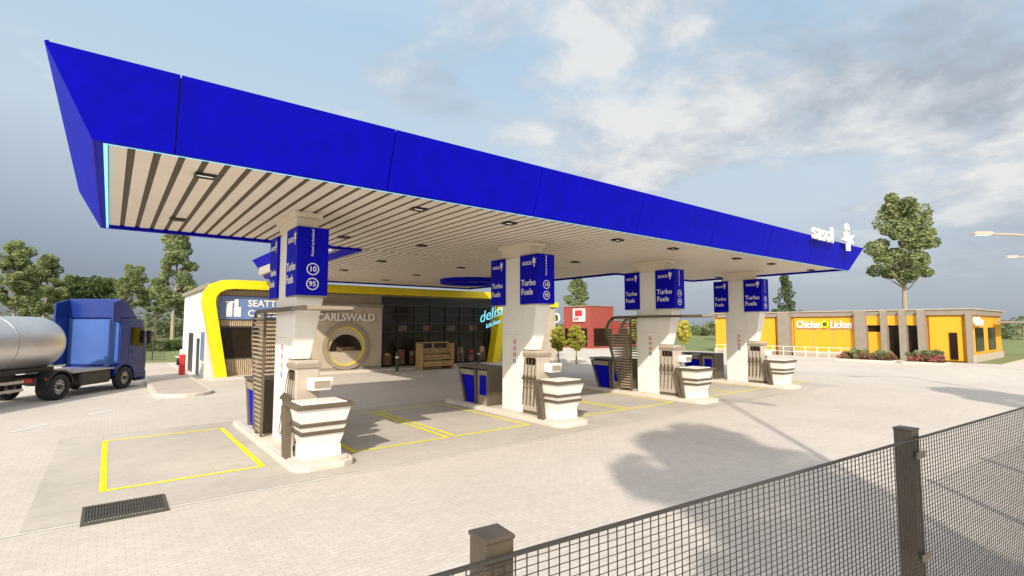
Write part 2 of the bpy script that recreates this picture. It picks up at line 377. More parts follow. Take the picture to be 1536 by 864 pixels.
def rear_unit(c):
    g=G('rear_service_kiosk',(c,16.1,0))
    def par(nm,yb0,yb1,yt0,yt1,z0,z1,x0,x1,m): g.add(nm,MB().prism([(yb0,z0),(yb1,z0),(yt1,z1),(yt0,z1)],'x',x0,x1),m,.01)
    par('cabinet',15.0,15.6,15.0,15.65,.15,1.38,c-.42,c+.42,'taupel')
    par('frame_a',15.62,15.72,15.70,15.80,.15,1.42,c-.48,c+.48,'taupe')
    par('blue_panel',15.74,16.35,15.83,16.75,.15,1.15,c-.40,c+.40,'blue')
    par('body_top',15.84,16.72,15.86,16.85,1.16,1.36,c-.45,c+.45,'taupel')
    par('top_rim',15.0,16.95,15.0,16.98,1.43,1.5,c-.5,c+.5,'taupe')
    par('frame_b',16.37,16.45,16.82,16.92,.15,1.4,c-.47,c+.47,'taupe')
    par('frame_c',14.9,14.98,14.9,14.98,.15,1.5,c-.47,c+.47,'taupe')
    g.add('blue_end',MB().prism([(15.08,.5),(15.5,.5),(15.5,1.2),(15.08,1.2)],'x',c-.432,c-.421),'blue')
def louvre(c):
    g=G('louvred_screen',(c,15.5,0))
    path=[(11.0,3.42),(15.15,3.42)]
    for i in range(1,9):
        a=math.pi/2-i*R(108)/8; path.append((15.2+.68*math.cos(a),2.74+.68*math.sin(a)))
    path.append((15.05,.15))
    th=.1
    inner=[]
    for i,p in enumerate(path):
        a=Vector(path[max(i-1,0)]); b=Vector(path[min(i+1,len(path)-1)]); d=(b-a).normalized(); inner.append((p[0]+d.y*th, p[1]-d.x*th))
    for nm,x0,x1 in (('side_frame_l',c-.56,c-.50),('side_frame_r',c+.50,c+.56)):
        mb=MB()
        for i in range(len(path)-1):
            mb.prism([path[i],path[i+1],inner[i+1],inner[i]],'x',x0,x1)
        mb.prism([(14.42,.15),(14.50,.15),(14.50,3.32),(14.42,3.32)],'x',x0+.004,x1-.004)
        g.add(nm,mb,'taupe')
    g.add('roof_plank',MB().box(c-.5,c-.37,11.02,15.2,3.34,3.415).box(c+.37,c+.5,11.02,15.2,3.34,3.415).box(c-.37,c+.37,11.02,12.3,3.34,3.415).box(c-.37,c+.37,14.95,15.2,3.34,3.415),'taupel')
    pts=[Vector(p) for p in path]
    def yat(z):
        best=15.0
        for a,b in zip(pts[2:-1],pts[3:]):
            lo,hi=min(a.y,b.y),max(a.y,b.y)
            if lo<=z<=hi and hi>lo:
                t=(z-a.y)/(b.y-a.y); best=a.x+(b.x-a.x)*t
        return best
    mb=MB(); z=.28
    while z<3.28:
        ye=yat(z)-.09
        mb.box(c-.56,c-.50,14.502,ye,z,z+.055)
        mb.box(c+.50,c+.56,14.502,ye,z,z+.055)
        mb.box(c-.49,c+.49,ye-.01,ye+.05,z,z+.055)
        z+=.115
    g.add('slats',mb,'slat')
for c in C:
    island(c); column(c); dispenser(c); kiosk(c); rear_unit(c)
louvre(C[0]); louvre(C[2])

# ---------------------------------------------------------------- shop
g=G('convenience_shop',(14,38,0))
g.add('walls',MB().box(4.3,31,33.6,45,0,5.1),'wallw')
g.add('roof',MB().box(4.15,31.15,33.5,45.15,5.1,5.35),'wallt')
outer=[(4.75,0),(3.95,4.35),(4.0,4.85),(4.3,5.3),(4.8,5.52),(5.4,5.58),(24.2,5.58),(24.8,5.45),(25.1,5.1),(25.1,4.7),(24.2,0)]
inner=[(5.3,0),(4.57,4.25),(4.6,4.6),(4.78,4.85),(5.1,5.02),(5.5,5.08),(23.8,5.08),(24.2,5.0),(24.4,4.8),(24.4,4.5),(23.55,0)]
mb=MB()
for i in range(len(outer)-1): mb.prism([outer[i],outer[i+1],inner[i+1],inner[i]],'y',32.5,33.3)
g.add('yellow_frame',mb,'yellow')
g.add('white_edge',MB().box(4.3,4.32,33.6,45,5.36,5.4),'white')
g.add('facade_back_left',MB().box(4.9,9.4,33.3,33.58,0,5.0),'wallt')
mb=MB(); x=4.75
while x<9.3:
    if 4.9<x<6.9: mb.box(x,x+.07,33.2,33.3,.1,1.1)
    else: mb.box(x,x+.07,33.2,33.3,.1,3.3)
    mb.box(x,x+.07,33.2,33.3,4.72,5.0)
    if 4.9<x<6.9: mb.box(x,x+.07,33.2,33.3,2.95,3.32)
    x+=.11
g.add('timber_slats',mb,'timber')
g.add('coffee_window',MB().box(5.0,6.9,33.22,33.29,1.15,2.85),'glass')
g.add('window_frame',MB().box(4.94,6.96,33.15,33.2,1.08,1.15).box(4.94,6.96,33.15,33.2,2.85,2.92).box(4.94,5.0,33.15,33.2,1.15,2.85).box(6.9,6.96,33.15,33.2,1.15,2.85),'dark')
g.add('coffee_sign',MB().box(4.85,9.3,33.08,33.19,3.35,4.68),'signblue')
g.text('coffee_text','SEATTLE',(6.3,33.06,4.10),.54,'white',bold=.008); g.text('coffee_text_2','COFFEE CO',(6.3,33.06,3.52),.54,'white',bold=.008)
g.add('coffee_logo',MB().box(5.2,5.5,33.04,33.07,3.5,4.3).box(5.15,5.6,33.04,33.07,4.3,4.38).box(5.58,5.95,33.04,33.07,3.5,4.05).box(5.6,5.8,33.04,33.07,4.05,4.5),'white')
g.add('round_window_wall',MB().box(9.4,14.6,33.0,33.58,0,4.4),'wallb')
g.add('wall_header',MB().box(9.4,24.2,33.1,33.58,4.4,5.0),'wallt')
g.add('wall_cap',MB().box(9.35,14.65,32.92,33.0,4.2,4.4),'wallt')
g.add('wall_plinth',MB().box(9.4,14.6,32.96,33.0,.12,.3),'wallt')
mb=MB(); my=MB(); N=56
def ringb(t,cx,cz,r0,r1,y0,y1,a0=0,a1=2*math.pi,n=N):
    for i in range(n):
        a=a0+(a1-a0)*i/n;b=a0+(a1-a0)*(i+1)/n
        t.prism([(cx+r0*math.cos(a),cz+r0*math.sin(a)),(cx+r1*math.cos(a),cz+r1*math.sin(a)),(cx+r1*math.cos(b),cz+r1*math.sin(b)),(cx+r0*math.cos(b),cz+r0*math.sin(b))],'y',y0,y1)
ringb(mb,12.1,1.65,1.25,1.5,32.8,33.0); ringb(my,12.1,1.65,1.18,1.25,32.86,33.0)
g.add('round_window_ring',mb,'taupel'); g.add('round_window_inner_ring',my,'yellow')
g.add('round_window_glass',MB().cyl((12.1,32.96,1.65),1.18,.03,'y',48),'wallb')
mb=MB(); ringb(mb,12.1,1.35,.0,1.05,32.90,32.955,0,math.pi,28); g.add('round_window_opening',mb,'glass')
g.add('round_window_shelf',MB().box(11.5,12.7,32.86,32.9,1.35,1.6),'interior')
g.text('place_letters','CARLSWALD',(12.1,32.9,3.3),.66,'white',align='CENTER',ext=.05,bold=.016)
g.add('glazing',MB().box(14.6,24.0,33.42,33.5,0.1,4.4),'glass')
mb=MB()
for x in (14.62,15.9,17.2,18.5,19.8,21.1,22.4,23.5): mb.box(x,x+.09,33.32,33.42,.1,4.4)
for z in (.1,2.5,3.1,3.75,4.3): mb.box(14.6,24.0,33.335,33.41,z,z+.07)
g.add('mullions',mb,'black')
mb=MB(); mr=MB(); mo=MB(); mt=MB()
for i in range(9):
    x=14.9+i*1.0; mb.box(x,x+.6,33.38,33.415,.25,.7+.9*random.random())
    (mr if i%2 else mo).box(x+.1,x+.45,33.37,33.379,.9,1.0+.4*random.random())
    mt.box(x+.05,x+.75,33.385,33.417,2.6,3.0) if i%2 else None
g.add('window_display',mb,'interior'); g.add('window_posters',mr,'red'); g.add('window_goods',mo,'wood'); g.add('upper_interior',mt,'interior')
g.add('fascia_black',MB().box(14.6,24.3,32.9,33.1,4.42,4.95),'black')
t=g.text('neon_script','delish',(22.2,32.35,3.15),1.15,'neon',shear=.45,ext=.02,bold=-.004); t.rotation_euler=(R(90),R(-18),0)
t=g.text('neon_script_2','kitchen',(22.8,32.35,2.75),.5,'neon',shear=.45,ext=.02); t.rotation_euler=(R(90),R(-18),0)
g.add('right_wall',MB().box(24.6,31,33.3,33.58,0,5.0),'wallb')
g.add('right_yellow_trim',MB().box(25.1,31.2,33.1,33.3,4.6,5.0),'yellow')
g.add('side_door',MB().box(4.27,4.295,36,37.1,0,2.2).box(4.27,4.295,39,41.2,0,2.5),'dark')
g.add('side_blue_sign',MB().box(4.22,4.29,34.0,34.9,1.0,2.6),'signblue')
for x in (15.0,18.6,21.5,24.5):
    g2=G('bollard',(x,31.4,0)); g2.add('post',MB().cyl((x,31.4,-.01),.11,1.25,'z',16),'dark',.02); g2.add('band',MB().cyl((x,31.4,.85),.114,.1,'z',16),'white')
g=G('air_and_water_unit',(3.4,35.5,0)); g.add('body',MB().box(3.25,3.55,35.2,35.6,.14,1.3),'red',.03); g.add('head',MB().box(3.27,3.53,35.22,35.58,1.3,1.6),'white',.03); g.add('hose_reel',MB().cyl((3.13,35.4,.9),.2,.1,'x',20),'black')
g=G('produce_crate_stand',(18,31.2,0))
g.add('frame',MB().box(16.5,16.6,30.8,31.7,0,1.75).box(18.9,19.0,30.8,31.7,0,1.75).box(17.7,17.78,31.5,31.6,0,1.75).box(16.6,18.9,31.6,31.68,0,1.2).box(16.5,19.0,31.55,31.69,1.76,1.84),'wood',.01)
mb=MB()
for k,(y,z) in enumerate(((30.75,.25),(31.0,.68),(31.28,1.1))):
    for j in range(3):
        x=16.63+j*.76; mb.box(x,x+.72,y,y+.03,z,z+.12).box(x,x+.72,y,y+.03,z+.15,z+.27).box(x,x+.72,y+.25,y+.28,z,z+.32).box(x,x+.03,y+.03,y+.25,z,z+.3).box(x+.69,x+.72,y+.03,y+.25,z,z+.3).box(x,x+.72,y,y+.28,z-.02,z-.001)
g.add('crates',mb,'wood')
mb=MB()
for k,(y,z) in enumerate(((30.89,.46),(31.14,.89),(31.42,1.31))):
    for j in range(28): mb.cyl((16.7+j*.078,y+random.uniform(-.06,.06),z-.1+random.uniform(0,.08)),.06,.09,'z',8,.03)
g.add('produce',mb,'fruit')

# ---------------------------------------------------------------- truck
def wheel(g,x,y0,w,r=.52,nm='wheel'):
    n=40; prof=[(.30,0),(.46,-.01),(.51,.04),(.52,.08),(.52,w-.08),(.51,w-.04),(.46,w),(.30,w)]
    v=[];f=[]
    for i in range(n):
        a=2*math.pi*i/n
        for rr,yy in prof: v.append((x+rr*math.cos(a),y0+yy,.52+rr*math.sin(a)))
    k=len(prof)
    for i in range(n):
        for j in range(k-1): f.append((i*k+j,((i+1)%n)*k+j,((i+1)%n)*k+j+1,i*k+j+1))
    g.add(nm+'_tyre',MB().poly(v,f),'rubber',smooth=True)
    g.add(nm+'_rim',MB().cyl((x,y0+.05,.52),.305,w-.1,'y',32),'rim')
    mb=MB()
    for i in range(10):
        a=2*math.pi*i/10; mb.cyl((x+.21*math.cos(a),y0+.035,.52+.21*math.sin(a)),.03,.012,'y',10)
    g.add(nm+'_holes',mb,'black')
    g.add(nm+'_hub',MB().cyl((x,y0-.02,.52),.10,.08,'y',20),'dark',.01)
g=G('tanker_truck',(-.32,31.4,0),math.atan2(.81,.58),local=True)
arch=[( .62*math.cos(a),.52+.62*math.sin(a)) for a in [R(12)+R(156)*i/10 for i in range(11)]]
cab=[(1.38,.45),(1.45,1.2),(1.43,1.9),(1.28,2.75),(1.1,3.2),(.9,3.32),(-.42,3.32),(-.42,1.15),(-.62,1.1)]+[p for p in reversed(arch)]+[(.66,.45)]
g.add('cab',MB().prism(cab,'y',-1.22,1.22),'tblue',.05)
g.add('cab_rear_panel',MB().box(-.46,-.425,-1.15,1.15,1.2,3.28),'tbluel',.01)
g.add('roof_deflector',MB().prism([(.85,3.33),(.25,3.95),(-.1,4.18),(-.5,4.25),(-.5,3.33)],'y',-1.15,1.15),'tblue',.06)
g.add('side_fairing_near',MB().prism([(-.5,3.1),(-.5,4.2),(-.95,4.05),(-.95,3.2)],'y',-1.2,-1.14),'tblue')
g.add('side_fairing_far',MB().prism([(-.43,1.2),(-.5,4.2),(-1.25,4.0),(-1.25,1.2)],'y',1.12,1.2),'tblue')
g.add('side_window',MB().prism([(.25,2.05),(1.2,1.95),(1.12,2.75),(.95,2.9),(.25,2.9)],'y',-1.232,-1.2).prism([(.25,2.05),(1.2,1.95),(1.12,2.75),(.95,2.9),(.25,2.9)],'y',1.2,1.232),'glass')
g.add('windscreen',MB().slabquad([(1.445,-1.08,1.95),(1.445,1.08,1.95),(1.30,1.05,2.8),(1.30,-1.05,2.8)],.02),'glass')
g.add('door_seam',MB().box(.13,.15,-1.226,-1.218,1.2,3.0).box(1.2,1.215,-1.226,-1.218,1.15,1.9).box(.15,1.2,-1.226,-1.218,1.15,1.165),'black')
g.add('door_handle',MB().box(.25,.45,-1.25,-1.22,1.7,1.75),'black')
g.add('mirror',MB().box(1.25,1.35,-1.5,-1.3,2.1,2.75).box(1.28,1.32,-1.3,-1.2,2.6,2.65).box(1.25,1.35,1.3,1.5,2.1,2.75),'black',.03)
g.add('bumper',MB().box(1.3,1.5,-1.22,1.22,.3,.75),'tblue',.05); g.add('grille',MB().box(1.44,1.48,-.8,.8,.85,1.7),'black')
g.add('headlights',MB().box(1.42,1.52,-1.15,-.8,.45,.7).box(1.42,1.52,.8,1.15,.45,.7),'white')
g.add('step',MB().box(.72,1.25,-1.24,-1.0,.3,.36).box(.72,1.25,-1.24,-1.0,.62,.68),'dark')
g.add('chassis',MB().box(-4.8,1.2,-.42,-.3,.72,1.0).box(-4.8,1.2,.3,.42,.72,1.0).box(-4.8,-4.7,-.42,.42,.7,1.0).box(-13,-4.9,-.5,.5,.95,1.15),'dark')
g.add('side_tank',MB().box(-2.6,-.85,-1.18,-.5,.42,.98).box(-2.6,-.85,.5,1.18,.42,.98),'dark',.08)
g.add('side_deck',MB().box(-3.0,-.5,-1.15,1.15,1.0,1.06),'beige')
g.add('exhaust_stack',MB().cyl((-.7,-.85,1.06),.1,2.2,'z',16),'tbluel')
g.add('mudguard',MB().prism([(-3.7+.68*math.cos(R(a)),.52+.68*math.sin(R(a))) for a in range(10,171,16)]+[(-3.7+.62*math.cos(R(a)),.52+.62*math.sin(R(a))) for a in range(170,9,-16)],'y',-1.25,-.6),'black')
g.add('tail_lights',MB().box(-4.86,-4.80,-1.1,-.75,.8,.95).box(-4.86,-4.80,.75,1.1,.8,.95).box(-4.45,-4.40,-1.27,-1.25,.85,.95),'red')
g.add('tail_beam',MB().box(-4.8,-4.7,-1.15,1.15,.72,.98),'dark')
wheel(g,0,-1.25,.32,nm='front_wheel_near'); wheel(g,0,.93,.32,nm='front_wheel_far')
wheel(g,-3.7,-1.25,.6,nm='rear_wheel_near'); wheel(g,-3.7,.65,.6,nm='rear_wheel_far')
for x in (-9.6,-10.9,-12.2): wheel(g,x,-1.25,.4,nm='trailer_wheel_near'); wheel(g,x,.85,.4,nm='trailer_wheel_far')
v=[];f=[];n=48
st=[(-3.05,.05),(-3.08,.45),(-3.2,.8),(-3.35,.98),(-3.55,1.06)]+[(-3.55-9.4*i/10,1.07) for i in range(1,11)]+[(-13.15,.98),(-13.3,.6),(-13.35,.05)]
for x,r in st:
    for i in range(n):
        a=2*math.pi*i/n; v.append((x,1.12*r*math.cos(a),2.28+1.0*r*math.sin(a)))
for j in range(len(st)-1):
    for i in range(n): f.append((j*n+i,(j+1)*n+i,(j+1)*n+(i+1)%n,j*n+(i+1)%n))
f.append(tuple(range(n))); f.append(tuple((len(st)-1)*n+i for i in range(n-1,-1,-1)))
g.add('tank',MB().poly(v,f),'chrome',smooth=True)
mb=MB()
for x in (-5.6,-9.6):
    for i in range(n):
        a=2*math.pi*i/n;b=2*math.pi*(i+1)/n
        q=[(x+dx,1.12*r*math.cos(t),2.28+1.0*r*math.sin(t)) for t in (a,b) for dx in (0,.04) for r in (1.06,1.08)]
        mb.poly(q,[(0,4,5,1),(1,5,7,3),(3,7,6,2)])
g.add('tank_rings',mb,'rim')
g.add('tank_skid',MB().box(-12.8,-3.4,-.7,.7,1.15,1.32),'dark'); g.add('landing_leg',MB().box(-6.3,-6.15,-.95,-.8,.1,1.15).box(-6.3,-6.15,.8,.95,.1,1.15),'dark')
g.add('underrun_rail',MB().box(-8.8,-5.3,-1.2,-1.16,.55,.65).box(-8.8,-5.3,-1.2,-1.16,.85,.95),'beige')

# ---------------------------------------------------------------- mustard restaurant at right
g=G('mustard_restaurant',(60,20,0))
X0=54.5
g.add('core',MB().box(X0+.4,68,9.9,32,0,3.85),'orange')
g.add('parapet',MB().box(X0+.1,68.2,9.7,32.2,3.85,4.3),'wallt')
g.add('parapet_cap',MB().box(X0,68.3,9.6,32.3,4.3,4.38),'wallb')
mb=MB(); mw=MB()
for y0,y1 in ((23.6,24.7),(16.9,17.8),(15.3,15.75),(13.9,14.4),(12.6,13.1)): mb.box(X0-.35,X0+.4,y0,y1,0,4.28)
mb.box(X0-.1,X0+.4,9.65,10.0,0,4.0)
g.add('pilasters',mb,'wallt')
for y0,y1 in ((25.2,31.9),(18.0,23.3),(10.3,12.4)): mw.box(X0+.2,X0+.39,y0,y1,.1,3.7)
g.add('wall_panels',mw,'orange')
g.add('entrance_glass',MB().box(X0+.3,X0+.39,13.2,16.9,.1,3.0).box(X0+.1,X0+.19,10.6,11.1,.2,2.4),'glass')
g.add('entrance_fascia',MB().box(X0+.05,X0+.38,13.15,16.95,3.0,3.84).box(X0+.1,X0+.29,15.8,16.85,.1,2.4),'orange')
g.add('planter_wall',MB().box(X0-.2,X0+.19,18.0,23.3,0,.5).box(X0-.2,X0+.19,25.2,31.9,0,.4),'wallb')
g.add('panel_joints',MB().box(X0+.19,X0+.198,19.7,19.75,.5,3.7).box(X0+.19,X0+.198,21.5,21.55,.5,3.7).box(X0+.19,X0+.198,27.4,27.45,.4,3.7).box(X0+.19,X0+.198,29.6,29.65,.4,3.7).box(X0+.19,X0+.198,18,23.3,2.55,2.6),'wallt')
g.text('chicken_text','Chicken',(X0+.1,23.1,2.75),.98,'white','-x',.05,bold=.02,shear=.15,sx=.74); g.text('licken_text','Licken',(X0+.1,20.0,2.75),.98,'white','-x',.05,bold=.02,shear=.15,sx=.74)
mb=MB().cyl((X0+.02,20.40,3.1),.36,.06,'x',24); g.add('logo_disc',mb,'yellow'); g.add('logo_inner',MB().cyl((X0-.01,20.40,3.1),.2,.03,'x',20),'leafd')
mb=MB().box(X0-.1,66,9.5,9.64,0,.6); g.add('side_base',mb,'wallb')
g.add('side_windows',MB().box(57,60,9.85,9.89,.8,2.8).box(62,65,9.85,9.89,.8,2.8),'glass')
g.text('side_text','Chicken',(55.2,9.6,3.0),1.0,'white','-y',.05,bold=.02)
g.add('side_awning',MB().box(64,72,8.5,9.55,3.2,3.4).box(71.6,71.8,8.6,8.8,0,3.2),'wallt')
g=G('white_railing',(51.5,23,0)); mb=MB()
for z in (.5,.95): mb.box(51.5,51.54,17,30,z,z+.04)
for i in range(14): mb.box(51.49,51.55,17+i,17.05+i,0,1.0)
g.add('rails',mb,'white')
# brick restaurant
g=G('brick_restaurant',(52,49,0))
g.add('walls',MB().box(49,53.5,46,51,0,5.5),'brick'); g.add('parapet',MB().box(48.9,53.6,45.9,51.1,5.5,5.62),'wallt')
g.add('sign_board',MB().box(48.8,48.98,46.9,49.0,3.5,5.2),'white')
g.add('sign_red',MB().box(48.76,48.8,47.3,48.6,4.2,5.0),'red')
g.text('sign_text','KFC',(48.75,48.75,3.65),.55,'red','-x',.02,bold=.02)
g.add('windows',MB().box(48.93,48.99,46.6,48.4,.3,2.6).box(48.93,48.99,49.2,50.7,.3,2.6).box(49.6,53,45.93,45.99,.3,2.6),'glass')
g.add('low_wing',MB().box(53.6,60,47,51,0,3.4),'brick'); g.add('low_wing_glass',MB().box(54.2,59.5,46.94,46.99,.4,2.6),'glass')
g.add('wing_cap',MB().box(53.55,60.1,46.9,51.1,3.4,3.6),'wallb')
g.add('pavilion',MB().box(44,47,57,62,0,2.8),'wallb'); g.add('pavilion_roof',MB().box(43.6,47.5,56.6,62.4,2.8,3.1),'wallt')
g.add('red_signs',MB().box(43.95,43.99,58,60,1.6,2.5),'red')
g=G('red_flag_sign',(51,44,0)); g.add('pole',MB().cyl((51,44,0),.06,3.6,'z',10),'dark'); g.add('panel',MB().box(50.97,51.03,43.1,44,2.0,3.5),'red')
g=G('pole_sign',(43.5,46.5,0)); g.add('pole',MB().cyl((43.5,46.5,0),.08,3.4,'z',10),'dark'); g.add('disc',MB().cyl((43.4,46.5,3.9),.6,.12,'x',28),'white'); g.add('disc_inner',MB().cyl((43.36,46.5,3.9),.42,.04,'x',28),'leafd')

# ---------------------------------------------------------------- vegetation
def leafcloud(clumps,n,size,rnd,up=0):
    v=[];f=[]
    for _ in range(n):
        c,r=rnd.choice(clumps)
        while True:
            d=Vector((rnd.uniform(-1,1),rnd.uniform(-1,1),rnd.uniform(-1,1)))
            if .15<d.length<1: break
        d=d.normalized()*(d.length**.45)
        p=Vector(c)+Vector((d.x*r,d.y*r,d.z*r*.8))
        u=Vector((rnd.gauss(0,1),rnd.gauss(0,1),rnd.gauss(0,.6))).normalized(); w=u.cross(Vector((rnd.gauss(0,1),rnd.gauss(0,1),rnd.gauss(0,1)))).normalized()
        s=size*rnd.uniform(.55,1.2); o=len(v)
        v+=[p-u*s*.6,p+w*s*.32,p+u*s*.6,p-w*s*.32]; f.append((o,o+1,o+2,o+3))
    return v,f
def limb(v,f,a,b,r0,r1,n=8):
    a=Vector(a);b=Vector(b);d=(b-a).normalized();u=d.orthogonal().normalized();w=d.cross(u);o=len(v)
    for p,r in ((a,r0),(b,r1)):
        for i in range(n):
            t=2*math.pi*i/n; v.append(p+u*r*math.cos(t)+w*r*math.sin(t))
    for i in range(n): f.append((o+i,o+n+i,o+n+(i+1)%n,o+(i+1)%n))
def treemesh(name,H,cb,rad,seed,leaf='leaf',nl=9000,ls=.34,kind='tall',nb=48):
    rnd=random.Random(seed); v=[];f=[]
    clumps=[]; trunk=[Vector((0,0,-.1))]
    for i in range(1,7):
        trunk.append(Vector((rnd.uniform(-.1,.1)*i*.5,rnd.uniform(-.1,.1)*i*.5,H*.88*i/6)))
    tr=[.22*H/14*(1-.8*i/6)+.03 for i in range(7)]
    for i in range(6): limb(v,f,trunk[i],trunk[i+1],tr[i],tr[i+1])
    for k in range(nb):
        t=((k+.5)/nb)**1.15; z=cb+(H-cb)*t
        if kind=='tall': env=rad*((.6+1.8*t) if t<.22 else (1.0-(t-.22)*.80))
        elif kind=='fir': env=rad*(1.05-t)
        else: env=rad*math.sqrt(max(.05,1-(2*t-1)**2))*.8
        a=rnd.uniform(0,1.5)+k*2.4
        rr=env*rnd.uniform(.35,.95)
        c=Vector((rr*math.cos(a),rr*math.sin(a),z+rnd.uniform(-.3,.3)*min(1,rad/2)))
        cr=rad*rnd.uniform(.17,.33)*(1 if kind!='fir' else .8)
        clumps.append((c,cr))
        zt=max(cb*.75,z-rr*.9); ti=min(5,int(zt/(H*.88)*6)); fr=zt/(H*.88)*6-ti
        limb(v,f,trunk[ti].lerp(trunk[ti+1],min(1,fr)),c,.07*H/14+.01,.02,5)
    nt=len(f)
    lv,lf=leafcloud(clumps,nl,ls,rnd); o=len(v)
    v+=lv; f+=[tuple(i+o for i in q) for q in lf]
    me=bpy.data.meshes.new(name); me.from_pydata([tuple(p) for p in v],[],f)
    me.materials.append(M['bark']); me.materials.append(M[leaf])
    me.polygons.foreach_set('material_index',[0]*nt+[1]*(len(f)-nt)); me.update()
    return me
T1=treemesh('tree_a',16,7.8,3.5,1,nl=14000,ls=.34); T2=treemesh('tree_b',15,6.4,3.5,2,nl=13000,ls=.36); T3=treemesh('tree_c',9,2.4,4.4,3,'leafd',kind='round',ls=.4,nl=11000)
T7=treemesh('tree_d',15.5,6.0,3.0,8,nl=12000,ls=.36)
T4=treemesh('tree_fir',14,2.5,4,4,'leafd',kind='fir',nl=7000)
T5=treemesh('tree_small',3.3,1.45,.92,5,'leafy',kind='round',nl=9000,ls=.15,nb=34)
def put(me,name,D,L,s=1,rz=0,sz=None):
    o=bpy.data.objects.new(name,me); S.collection.objects.link(o)
    o.location=(.617*D+.787*L,.787*D-.617*L,-.03); o.scale=(s,s,sz or s); o.rotation_euler[2]=rz; return o
def lat(x,D): return (x-768)/769*D
put(T7,'tall_tree',68,lat(260,68),1.0,1)
put(T1,'tall_tree',60,lat(1360,60),1.12,2.6)
put(T2,'tall_tree',72,lat(20,72),.95,4)
put(T7,'tall_tree',80,lat(66,80),.90,.7)
put(T3,'broad_tree',85,lat(135,85),1.16,0)
put(T1,'tall_tree',85,lat(197,85),.80,2.2)
put(T1,'tall_tree',95,lat(234,95),.72,5)
put(T2,'tall_tree',100,lat(278,100),.76,3)
put(T1,'tall_tree',105,lat(104,105),.82,2)
put(T7,'tall_tree',100,lat(165,100),.78,1.2)
put(T7,'tall_tree',110,lat(46,110),.84,3.2)
put(T1,'tall_tree',90,lat(866,90),.70,3.3)
put(T4,'fir_tree',95,lat(1180,95),.86,3.3)
put(T4,'fir_tree',100,lat(1090,100),.84,1)
for x,D,s in ((838,40,.84),(864,40,.86),(1026,50,1.0),(955,58,1.1)): put(T5,'topiary_tree',D,lat(x,D),s,x)
# trees standing behind the viewpoint, whose shadows fall on the forecourt
def at(me,name,x,y,s,rz=0):
    o=bpy.data.objects.new(name,me); S.collection.objects.link(o); o.location=(x,y,-.03); o.scale=(s,s,s); o.rotation_euler[2]=rz
T6=treemesh('tree_near',12.0,7.2,2.7,11,nl=14000,ls=.28)
at(T6,'tall_tree',-1.4,-5.2,1,0); at(T6,'tall_tree',20.8,-3.5,.75,2)
# distant belt
rnd=random.Random(5); cl=[]
for i in range(520):
    a=R(rnd.uniform(-62,62)); D=rnd.uniform(150,210); h=rnd.uniform(1.5,5.5)*(1.5 if a<-.45 else .8)
    fx_=D*math.cos(a); l_=D*math.sin(a)
    cl.append(((.617*fx_+.787*l_,.787*fx_-.617*l_,h*.5),h*.8))
v,f=leafcloud(cl,26000,1.5,rnd); single('distant_treeline',MB().poly(v,f),'far')
cl=[]
for i in range(60):
    D=rnd.uniform(60,66); L=lat(rnd.uniform(-60,285),D); cl.append(((.617*D+.787*L,.787*D-.617*L,rnd.uniform(.2,.7)),rnd.uniform(.5,1.1)))
v,f=leafcloud(cl,12000,.4,rnd); single('hedge_row',MB().poly(v,f),'leafd')
def bed(x0,x1,y0,y1):
    g=G('flower_bed',((x0+x1)/2,(y0+y1)/2,0)); g.add('edge',MB().box(x0,x1,y0,y1,-.01,.2),'kerb',.03); g.add('soil',MB().box(x0+.12,x1-.12,y0+.12,y1-.12,.15,.23),'soil')
    cl=[((rnd.uniform(x0+.3,x1-.3),rnd.uniform(y0+.3,y1-.3),rnd.uniform(.3,.6)),rnd.uniform(.2,.4)) for _ in range(40)]
    v,f=leafcloud(cl,4500,.14,rnd); g.add('plants',MB().poly(v,f),'flower')
    cl=[((rnd.uniform(x0+.3,x1-.3),rnd.uniform(y0+.3,y1-.3),rnd.uniform(.4,.95)),rnd.uniform(.15,.3)) for _ in range(26)]
    v,f=leafcloud(cl,3200,.14,rnd); g.add('shrubs',MB().poly(v,f),'leaf')
bed(48.5,50.5,13.5,17.6); bed(48.8,50.6,10.3,12.9)
sheet('lawn',[(55,-28),(78,-28),(78,5.5),(60,5.5)],.006,'grass')

# boundary fences
def meshfence(name,loc,rz,x0,x1,H,hp,vp,post,w=.0016,pw=.05):
    g=G(name,loc,rz,local=True); mb=MB()
    x=x0
    while x<x1: mb.box(x-w,x+w,-.002,.002,.05,H-.05); x+=vp
    z=.06
    while z<H-.04: mb.box(x0,x1,.0025,.0050,z-w*.75,z+w*.75); z+=hp
    mb.box(x0,x1,-.006,.009,H-.056,H-.046)
    g.add('mesh_panels',mb,'wire')
    mb=MB(); k=math.ceil(x0/post)
    while k*post<=x1:
        mb.box(k*post-pw,k*post+pw,.012,.012+2*pw,-.02,H-.01); mb.box(k*post-pw-.004,k*post+pw+.004,.008,.016+2*pw,H-.01,H+.004); k+=1
    g.add('posts',mb,'post',.004)
    mb=MB(); k=math.ceil(x0/post)
    while k*post<=x1:
        for z in (H-.15,H-.75,H-1.4): mb.box(k*post-pw-.012,k*post+pw+.012,-.012,-.007,z-.02,z+.02)
        k+=1
    g.add('clamps',mb,'taupe')
meshfence('mesh_fence',(.95,1.26,0),math.atan2(-.281,2.981),-6,33,2.36,.025,.042,3.0,w=.0014)
meshfence('boundary_fence',(-45,54,0),0,0,49,2.2,.25,.14,3.0,w=.012,pw=.05)
